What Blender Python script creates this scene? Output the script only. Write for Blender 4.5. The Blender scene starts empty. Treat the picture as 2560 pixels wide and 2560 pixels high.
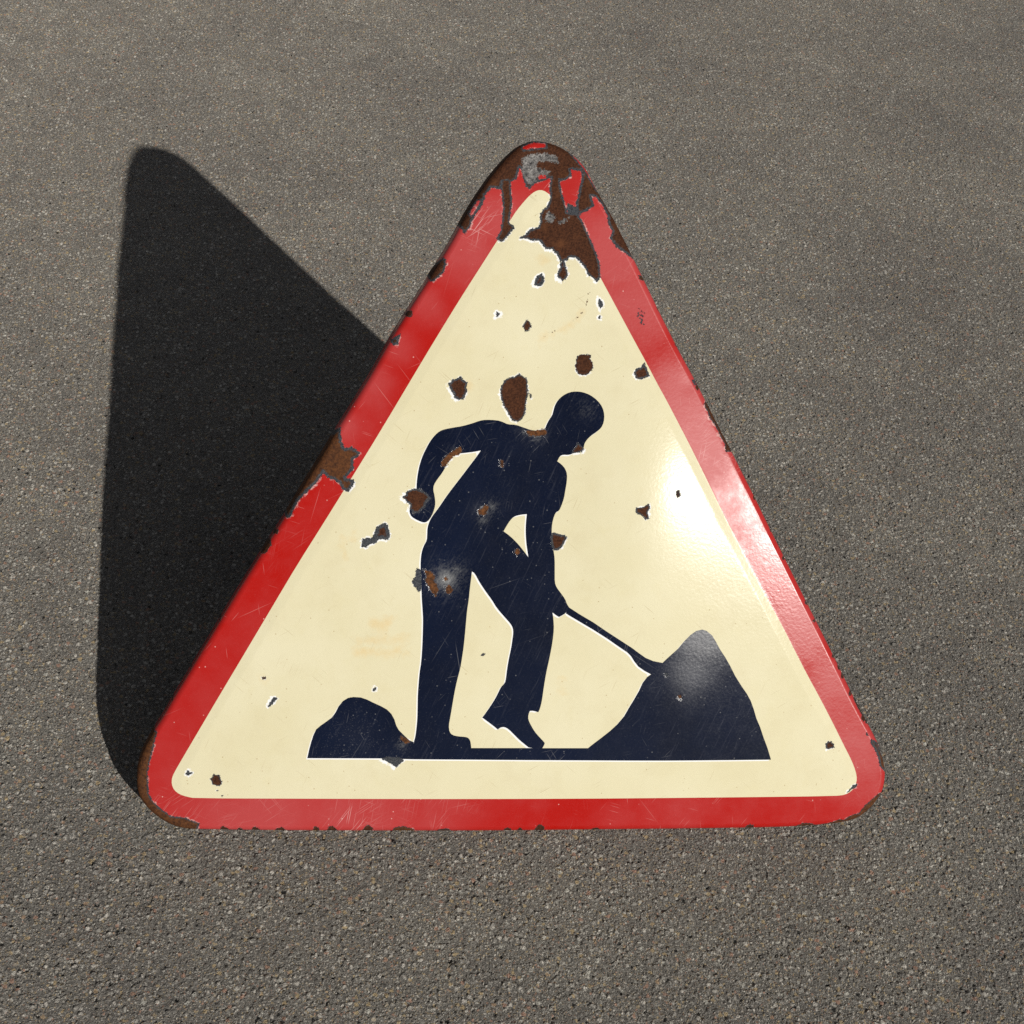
import bpy, bmesh, math, random
import numpy as np
from mathutils import Vector, Matrix
from mathutils.geometry import delaunay_2d_cdt

random.seed(4); RNG = np.random.default_rng(4)
scene = bpy.context.scene
col = scene.collection

# ------------------------------------------------------------------ pose of the sign and the camera (metres)
R_SC = np.array([[0.9929832471, 0.0303977861, 0.1142814314],
                 [0.0158253151, -0.9918631489, 0.1263212301],
                 [0.1171914261, -0.1236263255, -0.9853845449]])      # sign frame -> camera (x right, y down, z forward)
T_SC = np.array([0.0140411273, 0.3205405163, 1.7041666017])
LEAN = math.radians(54.6576)                                         # sign plane against the ground
SUN_S = np.array([0.4131513744, -0.0749008371, 0.9075768873])        # towards the sun, sign frame
DOME = 0.180367                                                      # gentle dome of the old enamel sheet
CEN = np.array([0.0, 0.8 * 0.8660254 / 3])
GZ = np.array([0.0, -0.0366891560, -0.0384594421])                   # ground contact line, sign frame
CAM_S = -R_SC.T @ T_SC
FPX = 1.5 * 2560
M_W = np.array([[1, 0, 0], [0, math.cos(LEAN), -math.sin(LEAN)], [0, math.sin(LEAN), math.cos(LEAN)]])
def to_world(p): return M_W @ (np.asarray(p) - GZ)

# ------------------------------------------------------------------ camera
cd = bpy.data.cameras.new('camera'); cam = bpy.data.objects.new('camera', cd); col.objects.link(cam)
cd.sensor_width = 36; cd.lens = 54; cd.clip_start = 0.05; cd.clip_end = 500
rx, ry, rz = M_W @ R_SC[0], M_W @ -R_SC[1], M_W @ -R_SC[2]
cw = to_world(CAM_S)
cam.matrix_world = Matrix(((rx[0], ry[0], rz[0], cw[0]), (rx[1], ry[1], rz[1], cw[1]), (rx[2], ry[2], rz[2], cw[2]), (0, 0, 0, 1)))
scene.camera = cam

# ------------------------------------------------------------------ daylight
sw = M_W @ SUN_S; sw /= np.linalg.norm(sw)
world = bpy.data.worlds.new("World"); scene.world = world; world.use_nodes = True
wn = world.node_tree
sky = wn.nodes.new('ShaderNodeTexSky'); sky.sky_type = 'NISHITA'; sky.sun_disc = False
sky.sun_elevation = math.asin(sw[2]); sky.sun_rotation = math.atan2(sw[0], sw[1])
sky.air_density = 0.5; sky.dust_density = 0.3
hs = wn.nodes.new('ShaderNodeHueSaturation'); hs.inputs['Saturation'].default_value = .25   # the photograph's white balance
wn.links.new(sky.outputs[0], hs.inputs['Color']); wn.links.new(hs.outputs[0], wn.nodes['Background'].inputs[0]); wn.nodes['Background'].inputs[1].default_value = 0.07
sd = bpy.data.lights.new('sun', 'SUN'); sd.energy = 5.0; sd.angle = math.radians(0.53); sd.color = (1.0, 0.965, 0.905)
sun = bpy.data.objects.new('sun', sd); col.objects.link(sun)
sun.rotation_euler = Vector(sw).to_track_quat('Z', 'Y').to_euler(); sun.location = Vector(sw) * 6
vs = scene.view_settings
scene.display_settings.display_device = 'sRGB'
vs.view_transform = 'Standard'; vs.look = 'None'; vs.exposure = -0.2; vs.gamma = 1; vs.use_curve_mapping = False
scene.render.engine = 'CYCLES'
scene.cycles.use_denoising = False
scene.cycles.max_bounces = 6; scene.cycles.sample_clamp_indirect = 4; scene.cycles.sample_clamp_direct = 8
scene.render.film_transparent = False

# ------------------------------------------------------------------ node helpers
class NT:
    def __init__(s, name):
        s.m = bpy.data.materials.new(name); s.m.use_nodes = True; s.t = s.m.node_tree; s.t.nodes.clear()
        s.out = s.n('ShaderNodeOutputMaterial'); s.b = s.n('ShaderNodeBsdfPrincipled'); s.l(s.b.outputs[0], s.out.inputs[0])
    def n(s, k): return s.t.nodes.new(k)
    def l(s, a, b): s.t.links.new(a, b)
    def put(s, inp, v):
        if hasattr(v, 'is_output'): s.l(v, inp)
        elif isinstance(v, (tuple, list)) and len(v) == 3 and inp.type == 'RGBA': inp.default_value = (*v, 1)
        else: inp.default_value = v
    def math(s, op, a, b=0.0, c=None, clamp=False):
        n = s.n('ShaderNodeMath'); n.operation = op; n.use_clamp = clamp
        s.put(n.inputs[0], a); s.put(n.inputs[1], b)
        if c is not None: s.put(n.inputs[2], c)
        return n.outputs[0]
    def mix(s, f, a, b, kind='RGBA', blend='MIX'):
        n = s.n('ShaderNodeMix'); n.data_type = kind
        if kind == 'RGBA': n.blend_type = blend
        i = [k for k in n.inputs if k.enabled]
        s.put(i[0], f); s.put(i[1], a); s.put(i[2], b)
        return [o for o in n.outputs if o.enabled][0]
    def ramp(s, v, lo, hi, a=0.0, b=1.0, smooth=False):
        n = s.n('ShaderNodeMapRange'); n.interpolation_type = 'SMOOTHSTEP' if smooth else 'LINEAR'; n.clamp = True
        for i, x in enumerate((v, lo, hi, a, b)): s.put(n.inputs[i], x)
        return n.outputs[0]
    def attr(s, name):
        n = s.n('ShaderNodeAttribute'); n.attribute_name = name; return n.outputs['Fac']
    def pos(s):
        if not hasattr(s, '_p'):
            s._p = s.n('ShaderNodeTexCoord').outputs['Object']
        return s._p
    def xf(s, v, scale=(1, 1, 1), rot=0.0, loc=(0, 0, 0)):
        n = s.n('ShaderNodeMapping'); n.vector_type = 'TEXTURE'; s.put(n.inputs[0], v); n.inputs[1].default_value = loc   # turn first, then stretch
        n.inputs[2].default_value = (0, 0, rot); n.inputs[3].default_value = tuple(1 / k for k in scale); return n.outputs[0]
    def scratches(s, angles, length, width, share, seed):
        """straight hairlines: stretched cells, a share of them marked"""
        tot = None
        for i, a in enumerate(angles):
            v = s.vor(1.0, 'F1', s.xf(s.pos(), (.16 / length, .16 / width, 1), a, (seed * .37 + i * .11, i * .23, 0)), dim='2D'); c = s.sep(v.outputs['Color'])
            m = s.math('MULTIPLY', s.ramp(v.outputs['Distance'], .08, .17, 1, 0), s.ramp(c[0], 1 - share, 1 - share * .7))
            m = s.math('MULTIPLY', m, s.math('MULTIPLY_ADD', c[1], .7, .3))
            tot = m if tot is None else s.math('MAXIMUM', tot, m)
        return s.math('MULTIPLY', tot, s.ramp(s.noise(14, 2, .6), .40, .62))
    def noise(s, scale, detail=2, rough=.5, v=None, dist=0.0, out='Fac', dim='3D'):
        n = s.n('ShaderNodeTexNoise'); n.noise_dimensions = dim; s.put(n.inputs['Vector'], v if v is not None else s.pos())
        n.inputs['Scale'].default_value = scale; n.inputs['Detail'].default_value = detail
        n.inputs['Roughness'].default_value = rough; n.inputs['Distortion'].default_value = dist
        return n.outputs[out]
    def vor(s, scale, feature='F1', v=None, rnd=1.0, dim='3D'):
        n = s.n('ShaderNodeTexVoronoi'); n.voronoi_dimensions = dim; n.feature = feature
        s.put(n.inputs['Vector'], v if v is not None else s.pos()); n.inputs['Scale'].default_value = scale
        n.inputs['Randomness'].default_value = rnd; return n
    def bump(s, h, strength=1.0, dist=1.0, normal=None):
        n = s.n('ShaderNodeBump'); n.inputs['Strength'].default_value = strength; n.inputs['Distance'].default_value = dist
        s.put(n.inputs['Height'], h)
        if normal is not None: s.l(normal, n.inputs['Normal'])
        return n.outputs[0]
    def sep(s, c):
        n = s.n('ShaderNodeSeparateColor'); s.put(n.inputs[0], c); return n.outputs

# ------------------------------------------------------------------ enamel: base paint over ground coat over steel
def enamel(name, base, kind):
    """chip / core / halo / metal / white are signed distances in mm on the mesh, negative inside."""
    t = NT(name)
    p = t.pos()
    rag = t.math('SUBTRACT', t.noise(400, 3, .65), .5); rag2 = t.math('SUBTRACT', t.noise(680, 2, .6), .5)
    big = t.noise(9, 3, .6); mid = t.noise(45, 4, .65); fine = t.noise(1500, 2, .7)
    jag = t.math('ADD', t.math('MULTIPLY', rag, 3.6), t.math('MULTIPLY', rag2, 3.4))
    chip = t.math('ADD', t.attr('chip'), jag)
    core = t.math('ADD', t.attr('core'), t.math('ADD', t.math('MULTIPLY', rag, 4.5), t.math('MULTIPLY', rag2, 3.0)))
    halo = t.math('ADD', t.math('ADD', t.attr('halo'), t.math('MULTIPLY', jag, 1.2)), t.math('MULTIPLY', t.math('SUBTRACT', t.noise(110, 3, .6), .46), 6.5))
    metal = t.math('ADD', t.attr('metal'), t.math('MULTIPLY', jag, 1.6))
    inn = lambda d, w=.22: t.ramp(d, -w, w, 1.0, 0.0)
    # paint itself
    c = base
    rough = .13
    if kind == 'cream':
        c = t.mix(t.ramp(big, .35, .7), (0.585, 0.535, 0.352), (0.615, 0.570, 0.395))
        c = t.mix(t.math('MULTIPLY', t.ramp(mid, .55, .8), .35), c, (0.56, 0.50, 0.30))
        # fine dirt flecks and hairlines
        v1 = t.vor(160, 'F1'); fl = t.math('MULTIPLY', t.ramp(v1.outputs['Distance'], .06, .13, 1, 0), t.ramp(t.sep(v1.outputs['Color'])[0], .80, .86))
        c = t.mix(t.math('MULTIPLY', fl, .75), c, (0.30, 0.20, 0.09))
        sc = t.scratches((.5, -.7, 1.2), .009, .00028, .05, 1)
        c = t.mix(t.math('MULTIPLY', sc, .6), c, (0.30, 0.22, 0.11))
        st = t.ramp(t.math('ADD', t.attr('stain'), t.math('MULTIPLY', t.math('SUBTRACT', t.noise(75, 5, .75), .5), 30)), -6, 5, 1, 0)
        c = t.mix(t.math('MULTIPLY', st, .30), c, (0.60, 0.36, 0.09))
        c = t.mix(t.math('MULTIPLY', t.ramp(t.noise(26, 5, .7), .50, .78), .30), c, (0.50, 0.435, 0.27))      # handled, grimy film
        w = t.ramp(t.math('ADD', t.attr('white'), t.math('MULTIPLY', rag2, .5)), -.12, .12, 1.0, 0.0)
        c = t.mix(w, c, (0.74, 0.74, 0.72))
        rough = t.math('ADD', t.ramp(mid, .3, .8, .17, .21), t.math('MULTIPLY_ADD', t.noise(700, 2, .6), .14, -.07))
    elif kind == 'red':
        wear = t.math('MULTIPLY', t.ramp(t.math('ADD', big, t.math('MULTIPLY', mid, .4)), .56, 1.05), .6)
        chalk = t.math('ADD', wear, t.math('MULTIPLY', t.attr('chalk'), 1.0), clamp=True)
        c = t.mix(chalk, (0.345, 0.0065, 0.0038), (0.375, 0.045, 0.045))
        c = t.mix(t.math('MULTIPLY', t.ramp(fine, .62, .78), .25), c, (0.55, 0.22, 0.20))
        sc = t.math('MAXIMUM', t.scratches((.45, -.9, 1.3), .022, .00034, .035, 2), t.scratches((.9, -.3, 1.7), .007, .0003, .05, 3))
        c = t.mix(t.math('MULTIPLY', sc, .5), c, (0.62, 0.30, 0.28))
        sf = t.math('MULTIPLY', t.scratches((.25, .6, .95, -.4, 1.4), .014, .0004, .55, 7), t.attr('scuff'))
        c = t.mix(t.math('MULTIPLY', sf, .75), c, (0.70, 0.44, 0.42))
        v1 = t.vor(130, 'F1'); fl = t.math('MULTIPLY', t.ramp(v1.outputs['Distance'], .05, .12, 1, 0), t.ramp(t.sep(v1.outputs['Color'])[1], .84, .88))
        c = t.mix(t.math('MULTIPLY', fl, .7), c, (0.68, 0.42, 0.38))
        rough = t.mix(t.math('ADD', chalk, t.math('MULTIPLY_ADD', t.noise(130, 4, .75), .5, -.25), clamp=True), .13, .38, 'FLOAT')
    else:
        c = t.mix(t.ramp(big, .3, .75), (0.0006, 0.0024, 0.0108), (0.0011, 0.0046, 0.0200))
        c = t.mix(t.math('MULTIPLY', t.ramp(mid, .5, .85), .3), c, (0.008, 0.011, 0.026))
        sc = t.math('MAXIMUM', t.scratches((1.05, .35, -.55, 1.75), .024, .00032, .025, 4), t.scratches((1.4, .2, -1.0, .8), .007, .0003, .045, 5))
        c = t.mix(t.math('MULTIPLY', sc, .32), c, (0.30, 0.30, 0.31))
        # faint rubbed streaks
        c = t.mix(t.math('MULTIPLY', t.ramp(t.noise(1.0, 3, .6, t.xf(p, (18, 330, 1), 1.15)), .58, .75), .38), c, (0.05, 0.053, 0.070))
        # peppering of tiny pits, denser on the worn earth piles
        pit = t.math('MULTIPLY', t.ramp(t.noise(620, 2, .8), .60, .74), t.math('MULTIPLY_ADD', t.attr('chalk'), .55, .10))
        c = t.mix(pit, c, (0.17, 0.17, 0.175))
        v1 = t.vor(210, 'F1'); fl = t.math('MULTIPLY', t.ramp(v1.outputs['Distance'], .08, .2, 1, 0), t.ramp(t.sep(v1.outputs['Color'])[0], .80, .9))
        c = t.mix(t.math('MULTIPLY', fl, .45), c, (0.22, 0.22, 0.22))
        br = t.math('MULTIPLY', t.attr('bruise'), t.ramp(t.math('ADD', t.math('MULTIPLY_ADD', t.noise(1.0, 4, .7, t.xf(p, (120, 420, 1), .9)), .5, t.math('MULTIPLY', t.noise(420, 4, .75), .5)), t.math('MULTIPLY', t.attr('bruise'), .42)), .52, .86))
        c = t.mix(br, c, (0.42, 0.42, 0.40))
        rough = t.math('ADD', t.mix(t.attr('chalk'), t.ramp(mid, .3, .8, .11, .15), .30, 'FLOAT'), t.math('MULTIPLY_ADD', t.noise(500, 3, .7), .14, -.07))
    # layers laid bare
    wh = t.math('MULTIPLY', inn(halo, .45), t.ramp(t.noise(170, 3, .6), *((.36, .46) if kind == 'cream' else (.46, .58))))
    slate = t.mix(t.ramp(t.noise(700, 3, .7), .35, .7), (0.013, 0.016, 0.022), (0.080, 0.083, 0.088))
    rn = t.noise(500, 4, .7)
    rust = t.mix(t.ramp(rn, .35, .68), (0.024, 0.0095, 0.0058), (0.082, 0.031, 0.0145))
    rust = t.mix(t.math('MULTIPLY', t.ramp(t.noise(70, 3, .6), .55, .8), .6), rust, (0.115, 0.044, 0.018))
    rust = t.mix(t.math('MULTIPLY', t.attr('orange'), .8), rust, t.mix(t.ramp(t.noise(300, 4, .7), .35, .68), (0.030, 0.016, 0.011), (0.19, 0.075, 0.024)))
    met = t.mix(t.ramp(t.noise(260, 4, .75), .38, .66), (0.026, 0.025, 0.026), (0.20, 0.19, 0.18))
    fch, fco, fme = inn(chip), inn(core, .5), inn(metal, .5)
    halo_c = (0.74, 0.74, 0.72) if kind != 'red' else (0.52, 0.27, 0.25)
    if kind != 'navy': c = t.mix(wh, c, halo_c)
    else: c = t.mix(t.math('MULTIPLY', wh, t.ramp(rag, -.05, .25)), c, (0.16, 0.155, 0.15))
    c = t.mix(fch, c, slate); c = t.mix(fco, c, rust); c = t.mix(fme, c, met)
    r = t.mix(fch, rough, .5, 'FLOAT'); r = t.mix(fco, r, .72, 'FLOAT'); r = t.mix(fme, r, .42, 'FLOAT')
    t.put(t.b.inputs['Base Color'], c); t.put(t.b.inputs['Roughness'], r)
    t.put(t.b.inputs['Specular IOR Level'], t.mix(fch, {'red': .15, 'cream': .065, 'navy': .30}[kind], .06, 'FLOAT'))
    t.put(t.b.inputs['Metallic'], t.math('MULTIPLY', fme, .35))
    # relief: orange peel of the enamel, the step at each chip, grain of the rust
    h = t.math('MULTIPLY', t.noise(300, 2, .5), .000085)
    h = t.math('ADD', h, t.math('MULTIPLY', t.noise(60, 2, .5), .00006))
    h = t.math('ADD', h, t.math('MULTIPLY', t.ramp(chip, -1.0, .4), .00028))
    h = t.math('ADD', h, t.math('MULTIPLY', t.ramp(halo, -.8, .6), .00008))
    h = t.math('ADD', h, t.math('MULTIPLY', t.math('MULTIPLY', rn, fch), .0006))
    t.l(t.bump(h, 1.0, 1.0), t.b.inputs['Normal'])
    return t.m

M_CREAM = enamel('cream_enamel', None, 'cream')
M_RED = enamel('red_enamel', None, 'red')
M_NAVY = enamel('navy_enamel', None, 'navy')

def steel():
    t = NT('bare_rusty_steel')
    n = t.noise(60, 5, .65)
    c = t.mix(t.ramp(n, .35, .65), (0.035, 0.022, 0.016), (0.11, 0.055, 0.03))
    t.put(t.b.inputs['Base Color'], c); t.b.inputs['Roughness'].default_value = .75
    t.l(t.bump(t.math('MULTIPLY', t.noise(300, 3, .6), .0005)), t.b.inputs['Normal']); return t.m
M_STEEL = steel()

def asphalt():
    t = NT('asphalt'); p = t.pos()
    wob = t.n('ShaderNodeVectorMath'); wob.operation = 'ADD'
    nv = t.n('ShaderNodeVectorMath'); nv.operation = 'SCALE'; nv.inputs[3].default_value = .0045
    t.l(t.noise(260, 2, .6, out='Color'), nv.inputs[0]); t.l(p, wob.inputs[0]); t.l(nv.outputs[0], wob.inputs[1]); q = wob.outputs[0]
    a = t.vor(165, 'F1', q); ca = t.sep(a.outputs['Color'])
    b = t.vor(330, 'F1', q); cb = t.sep(b.outputs['Color'])
    f = t.vor(700, 'F1', q); cf = t.sep(f.outputs['Color'])
    patch = t.noise(3.2, 4, .6); patch2 = t.noise(22, 3, .6)
    # bitumen film worn to grey, then stones of each size
    c = t.mix(t.ramp(t.noise(900, 3, .7), .3, .7), (0.052, 0.049, 0.045), (0.250, 0.236, 0.214))
    def tone(o, k):
        x = t.mix(o[1], (0.095, 0.091, 0.086), (0.52, 0.495, 0.45))
        x = t.mix(t.ramp(o[2], .72, .80), x, (0.36, 0.285, 0.175))
        x = t.mix(t.ramp(o[2], .90, .94), x, (0.32, 0.205, 0.155))
        x = t.mix(t.ramp(o[2], .08, .04), x, (0.44, 0.43, 0.39))
        return x
    c = t.mix(t.math('MULTIPLY', t.ramp(cf[0], .40, .50), t.ramp(f.outputs['Distance'], .50, .36)), c, tone(cf, 0))
    c = t.mix(t.math('MULTIPLY', t.ramp(cb[0], .52, .56), t.ramp(b.outputs['Distance'], .46, .36)), c, tone(cb, 0))
    c = t.mix(t.math('MULTIPLY', t.ramp(ca[0], .72, .74), t.ramp(a.outputs['Distance'], .44, .36)), c, tone(ca, 0))
    hole = t.math('MULTIPLY', t.ramp(ca[0], .03, .015), t.ramp(a.outputs['Distance'], .42, .30))
    c = t.mix(hole, c, (0.015, 0.015, 0.014))
    c = t.mix(1.0, c, t.mix(t.ramp(patch, .3, .72), (0.78, 0.77, 0.77), (1.04, 1.03, 1.00)), blend='MULTIPLY')
    c = t.mix(1.0, c, t.mix(t.ramp(patch2, .3, .72), (0.92, 0.91, 0.90), (1.08, 1.08, 1.06)), blend='MULTIPLY')
    t.put(t.b.inputs['Base Color'], c)
    t.put(t.b.inputs['Roughness'], t.mix(cb[1], .50, .85, 'FLOAT')); t.b.inputs['Specular IOR Level'].default_value = .35; t.b.inputs['Diffuse Roughness'].default_value = 1.0
    # stones stand proud of the binder, each a bit differently and with its own facet
    dome = lambda v, o, lo: t.math('MULTIPLY', t.ramp(v.outputs['Distance'], .62, .12, 0, 1, True), t.math('MULTIPLY_ADD', o[0], 1 - lo, lo))
    h = t.math('MULTIPLY', dome(a, ca, .1), .0021)
    h = t.math('ADD', h, t.math('MULTIPLY', dome(b, cb, .1), .0018))
    h = t.math('ADD', h, t.math('MULTIPLY', dome(f, cf, .1), .0008))
    h = t.math('ADD', h, t.math('MULTIPLY', hole, -.003))
    h = t.math('ADD', h, t.math('MULTIPLY', t.noise(800, 3, .65), .0016))
    h = t.math('SUBTRACT', h, .0036)
    d = t.n('ShaderNodeDisplacement'); d.inputs['Midlevel'].default_value = 0; d.inputs['Scale'].default_value = 1.0
    t.l(h, d.inputs['Height']); t.l(d.outputs[0], t.out.inputs['Displacement'])
    t.m.displacement_method = 'BOTH'
    return t.m
M_ASPH = asphalt()

# ------------------------------------------------------------------ ground: one sheet to the horizon, fine where it is near
def ground():
    def axis(lo, hi, step0, grow, far):
        a = [0.0]
        return a
    cx, cy = cw[0], cw[1]
    ys = [cy + .70]
    while ys[-1] < cy + 6.0:
        dd = ys[-1] - cy
        ys.append(ys[-1] + .0015 * (1 + max(0, dd - .8) * .85))
    while ys[-1] < 120: ys.append(ys[-1] + (ys[-1] - ys[-2]) * 1.5)
    lo = [ys[0]]; st = .004
    while lo[-1] > -60: lo.append(lo[-1] - st); st *= 1.5
    ys = lo[:0:-1] + ys
    xr = [0.0]
    while xr[-1] < 60:
        x = xr[-1]; xr.append(x + (.0016 if x < .85 else .0016 + (x - .85) * .0065 if x < 2.0 else (x - xr[-2]) * 1.5))
    xs = np.array([-v for v in xr[:0:-1]] + xr) + 0.1; ys = np.array(ys)
    X, Y = np.meshgrid(xs, ys); n, m = len(xs), len(ys)
    v = np.stack([X.ravel(), Y.ravel(), np.zeros(n * m)], 1).astype(np.float32)
    i = (np.arange(m - 1)[:, None] * n + np.arange(n - 1)[None, :]).ravel()
    f = np.stack([i, i + 1, i + n + 1, i + n], 1).astype(np.int32)
    me = bpy.data.meshes.new('asphalt_ground')
    me.vertices.add(len(v)); me.vertices.foreach_set('co', v.ravel())
    me.loops.add(f.size); me.loops.foreach_set('vertex_index', f.ravel())
    me.polygons.add(len(f)); me.polygons.foreach_set('loop_start', np.arange(0, f.size, 4, dtype=np.int32))
    me.polygons.foreach_set('use_smooth', np.ones(len(f), bool)); me.update()
    me.materials.append(M_ASPH)
    o = bpy.data.objects.new('asphalt_ground', me); col.objects.link(o); o['kind'] = 'structure'
    print('ground verts', n, m)
ground()

# ------------------------------------------------------------------ sheet surface of the sign
def sheet_z(x, y):
    r2 = (x - CEN[0]) ** 2 + (y - CEN[1]) ** 2
    bow = .0062 * np.exp(-((x - .118) / .078) ** 2 - ((y - .36) / .17) ** 2)      # a soft bulge right of the middle
    return -DOME * r2 / 2 + bow
def on_sign(px):
    """photo pixels -> x, y on the domed sheet (metres)"""
    px = np.asarray(px, float); d = np.stack([(px[:, 0] - 1280) / FPX, (px[:, 1] - 1280) / FPX, np.ones(len(px))], 1) @ R_SC
    z = np.zeros(len(px))
    for _ in range(6):
        lam = (z - CAM_S[2]) / d[:, 2]; p = CAM_S + d * lam[:, None]; z = sheet_z(p[:, 0], p[:, 1])
    return p[:, :2]
K = 600 / 1932
def zz(x0, y0, pts, k=K): return [(x0 + a * k, y0 + b * k) for a, b in pts]
A = lambda p: zz(1000, 900, p)
B = lambda p: zz(750, 1500, p)
C = lambda p: zz(1350, 1500, p)
T = lambda p: zz(1100, 320, p)
Rr = lambda p: zz(1400, 700, p)
L_ = lambda p: zz(650, 900, p)
G = lambda p: zz(300, 1500, p)
H = lambda p: zz(1700, 1500, p)
U = lambda p: zz(600, 500, p)

def smooth(p, n=2, closed=True):
    """Chaikin corner cutting, only where the outline turns gently"""
    p = np.asarray(p, float)
    for _ in range(n):
        q = np.roll(p, -1, 0); o = np.roll(p, 1, 0)
        a = p - o; b = q - p
        ang = np.abs(np.arctan2(a[:, 0] * b[:, 1] - a[:, 1] * b[:, 0], (a * b).sum(1)))
        out = []
        for i in range(len(p)):
            if ang[i] > math.radians(48): out.append(p[i])
            else:
                la = min(np.linalg.norm(a[i]), 1e9); out.append(p[i] - a[i] * .25); out.append(p[i] + b[i] * .25)
        p = np.array(out)
    return p

OUTER = [(339.8, 1962), (341, 1923.5), (350, 1892), (365.6, 1858.8), (386.3, 1822.6), (407, 1791.5), (433, 1745), (458.8, 1703.5), (492.4, 1646.6),
    (521, 1600), (579.5, 1500), (650, 1387.6), (684, 1334), (717, 1283), (749, 1229), (783.5, 1173), (811.5, 1127), (836, 1083), (861, 1043), (892, 993), (923, 943),
    (944.7, 905), (977, 847), (1013, 789), (1041, 745), (1075, 693), (1103, 646), (1137, 590), (1162, 540), (1193, 489), (1224, 444), (1255, 405.4),
    (1286, 374), (1314, 355), (1339, 350), (1370, 354), (1398, 363.5), (1426, 380.6), (1448, 398), (1466.5, 421), (1479, 444), (1491, 469),
    (1507, 497), (1532, 539), (1553, 580), (1575, 624), (1597, 668), (1628, 732), (1659, 796), (1690, 857), (1710.6, 896), (1741.6, 953), (1773, 1015),
    (1804, 1076), (1835, 1135), (1866, 1197), (1897, 1258), (1917, 1300), (1970, 1406), (2021, 1509), (2048, 1562), (2082, 1630), (2110, 1687), (2135, 1739),
    (2163, 1792), (2184.5, 1832), (2200, 1863), (2211, 1897.5), (2217, 1930), (2215.5, 1956.5), (2209, 1982), (2194, 2006), (2175, 2027), (2156.5, 2042),
    (2135, 2053), (2104, 2060), (2066.5, 2064.5), (2010.6, 2068.5), (1948.5, 2071.5), (1855, 2073.5), (1700, 2075.5), (1443, 2078), (1350, 2079.5), (1216, 2080.5),
    (980, 2080.5), (750, 2080), (600, 2078.5), (495, 2077), (459, 2075), (433, 2068), (412, 2058), (389, 2042.5), (368, 2024), (352, 2004), (343, 1984)]
INNER = [(430, 1944), (437, 1929), (449, 1908), (486, 1845), (548.5, 1739), (610.6, 1635), (690.7, 1500), (743, 1412), (810, 1306), (877, 1198), (948, 1083), (1057, 900),
    (1100, 829), (1146.6, 753), (1193, 680), (1241, 605), (1274, 553), (1292.5, 525), (1311, 503), (1323.6, 489), (1338, 478), (1351.6, 474), (1366, 479),
    (1385, 496), (1405, 524), (1430, 568), (1460, 622), (1497.5, 688), (1507, 705), (1549, 783), (1586, 852), (1614, 903), (1642, 957), (1667, 1002), (1692, 1050),
    (1717, 1098), (1742, 1148), (1773, 1211), (1804, 1275), (1816, 1300), (1870, 1403), (1920.5, 1500), (1955, 1563), (1986, 1624), (2017, 1685), (2051, 1747), (2082, 1807), (2107, 1858),
    (2129, 1901), (2139, 1927), (2142.6, 1947), (2139, 1963), (2128.6, 1978), (2113, 1987), (2088, 1990), (1855, 1993), (1700, 1994.5), (1350, 1997), (1060, 1997.5), (766, 1996.5),
    (486, 1995.5), (468, 1992), (449, 1986), (435, 1975), (429, 1960)]

# the pictogram
arm_l = A([(133, 1060), (118, 1090), (95, 1140), (78, 1190), (75, 1225), (92, 1262), (140, 1290), (190, 1310), (222, 1300), (255, 1255), (278, 1195), (285, 1150), (278, 1090), (267, 1045),
    (272, 1005), (300, 960), (335, 915), (365, 865), (385, 815), (415, 775), (455, 755), (520, 748), (590, 740), (650, 728), (610, 785), (560, 850), (500, 930), (430, 1020), (370, 1100),
    (310, 1190), (260, 1255), (235, 1300), (220, 1350), (218, 1400), (216, 1450), (190, 1495), (172, 1550), (165, 1620), (165, 1700), (168, 1780), (172, 1850)])
leg_l = B([(980, 0), (985, 70), (990, 150), (988, 250), (984, 370), (975, 500), (962, 580), (955, 660), (948, 750), (946, 850), (944, 950), (938, 1020), (928, 1100), (915, 1142), (915, 1190),
    (1378, 1190), (1376, 1165), (1370, 1130), (1355, 1108), (1330, 1100), (1270, 1096), (1225, 1085), (1203, 1060), (1197, 1010), (1208, 950), (1222, 870), (1235, 790), (1250, 710), (1268, 630),
    (1290, 550), (1305, 460), (1318, 370), (1328, 270), (1336, 180), (1345, 80)])
crotch = A([(553, 1932), (562, 1840), (572, 1760), (579, 1703), (600, 1715), (640, 1790), (690, 1865)])
leg_r = B([(1545, 0), (1580, 60), (1640, 130), (1690, 185), (1712, 222), (1716, 265), (1708, 320), (1700, 380), (1680, 470), (1665, 560), (1657, 630), (1648, 668), (1615, 700), (1590, 755), (1560, 810),
    (1500, 900), (1466, 945), (1500, 970), (1560, 1015), (1592, 1042), (1612, 1025), (1645, 1020), (1680, 1040), (1720, 1080), (1770, 1130), (1820, 1170), (1845, 1190)])
shoe = C([(18, 1191), (30, 1172), (38, 1150), (22, 1130), (0, 1108)]) + B([(1890, 1060), (1860, 1010), (1836, 960), (1838, 920), (1850, 892), (1875, 890), (1918, 902)])
leg_r2 = C([(0, 870), (15, 810), (30, 700), (50, 580), (75, 470), (100, 340), (112, 230), (107, 150), (100, 100), (125, 120), (152, 136), (180, 122), (205, 105)])
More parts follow.
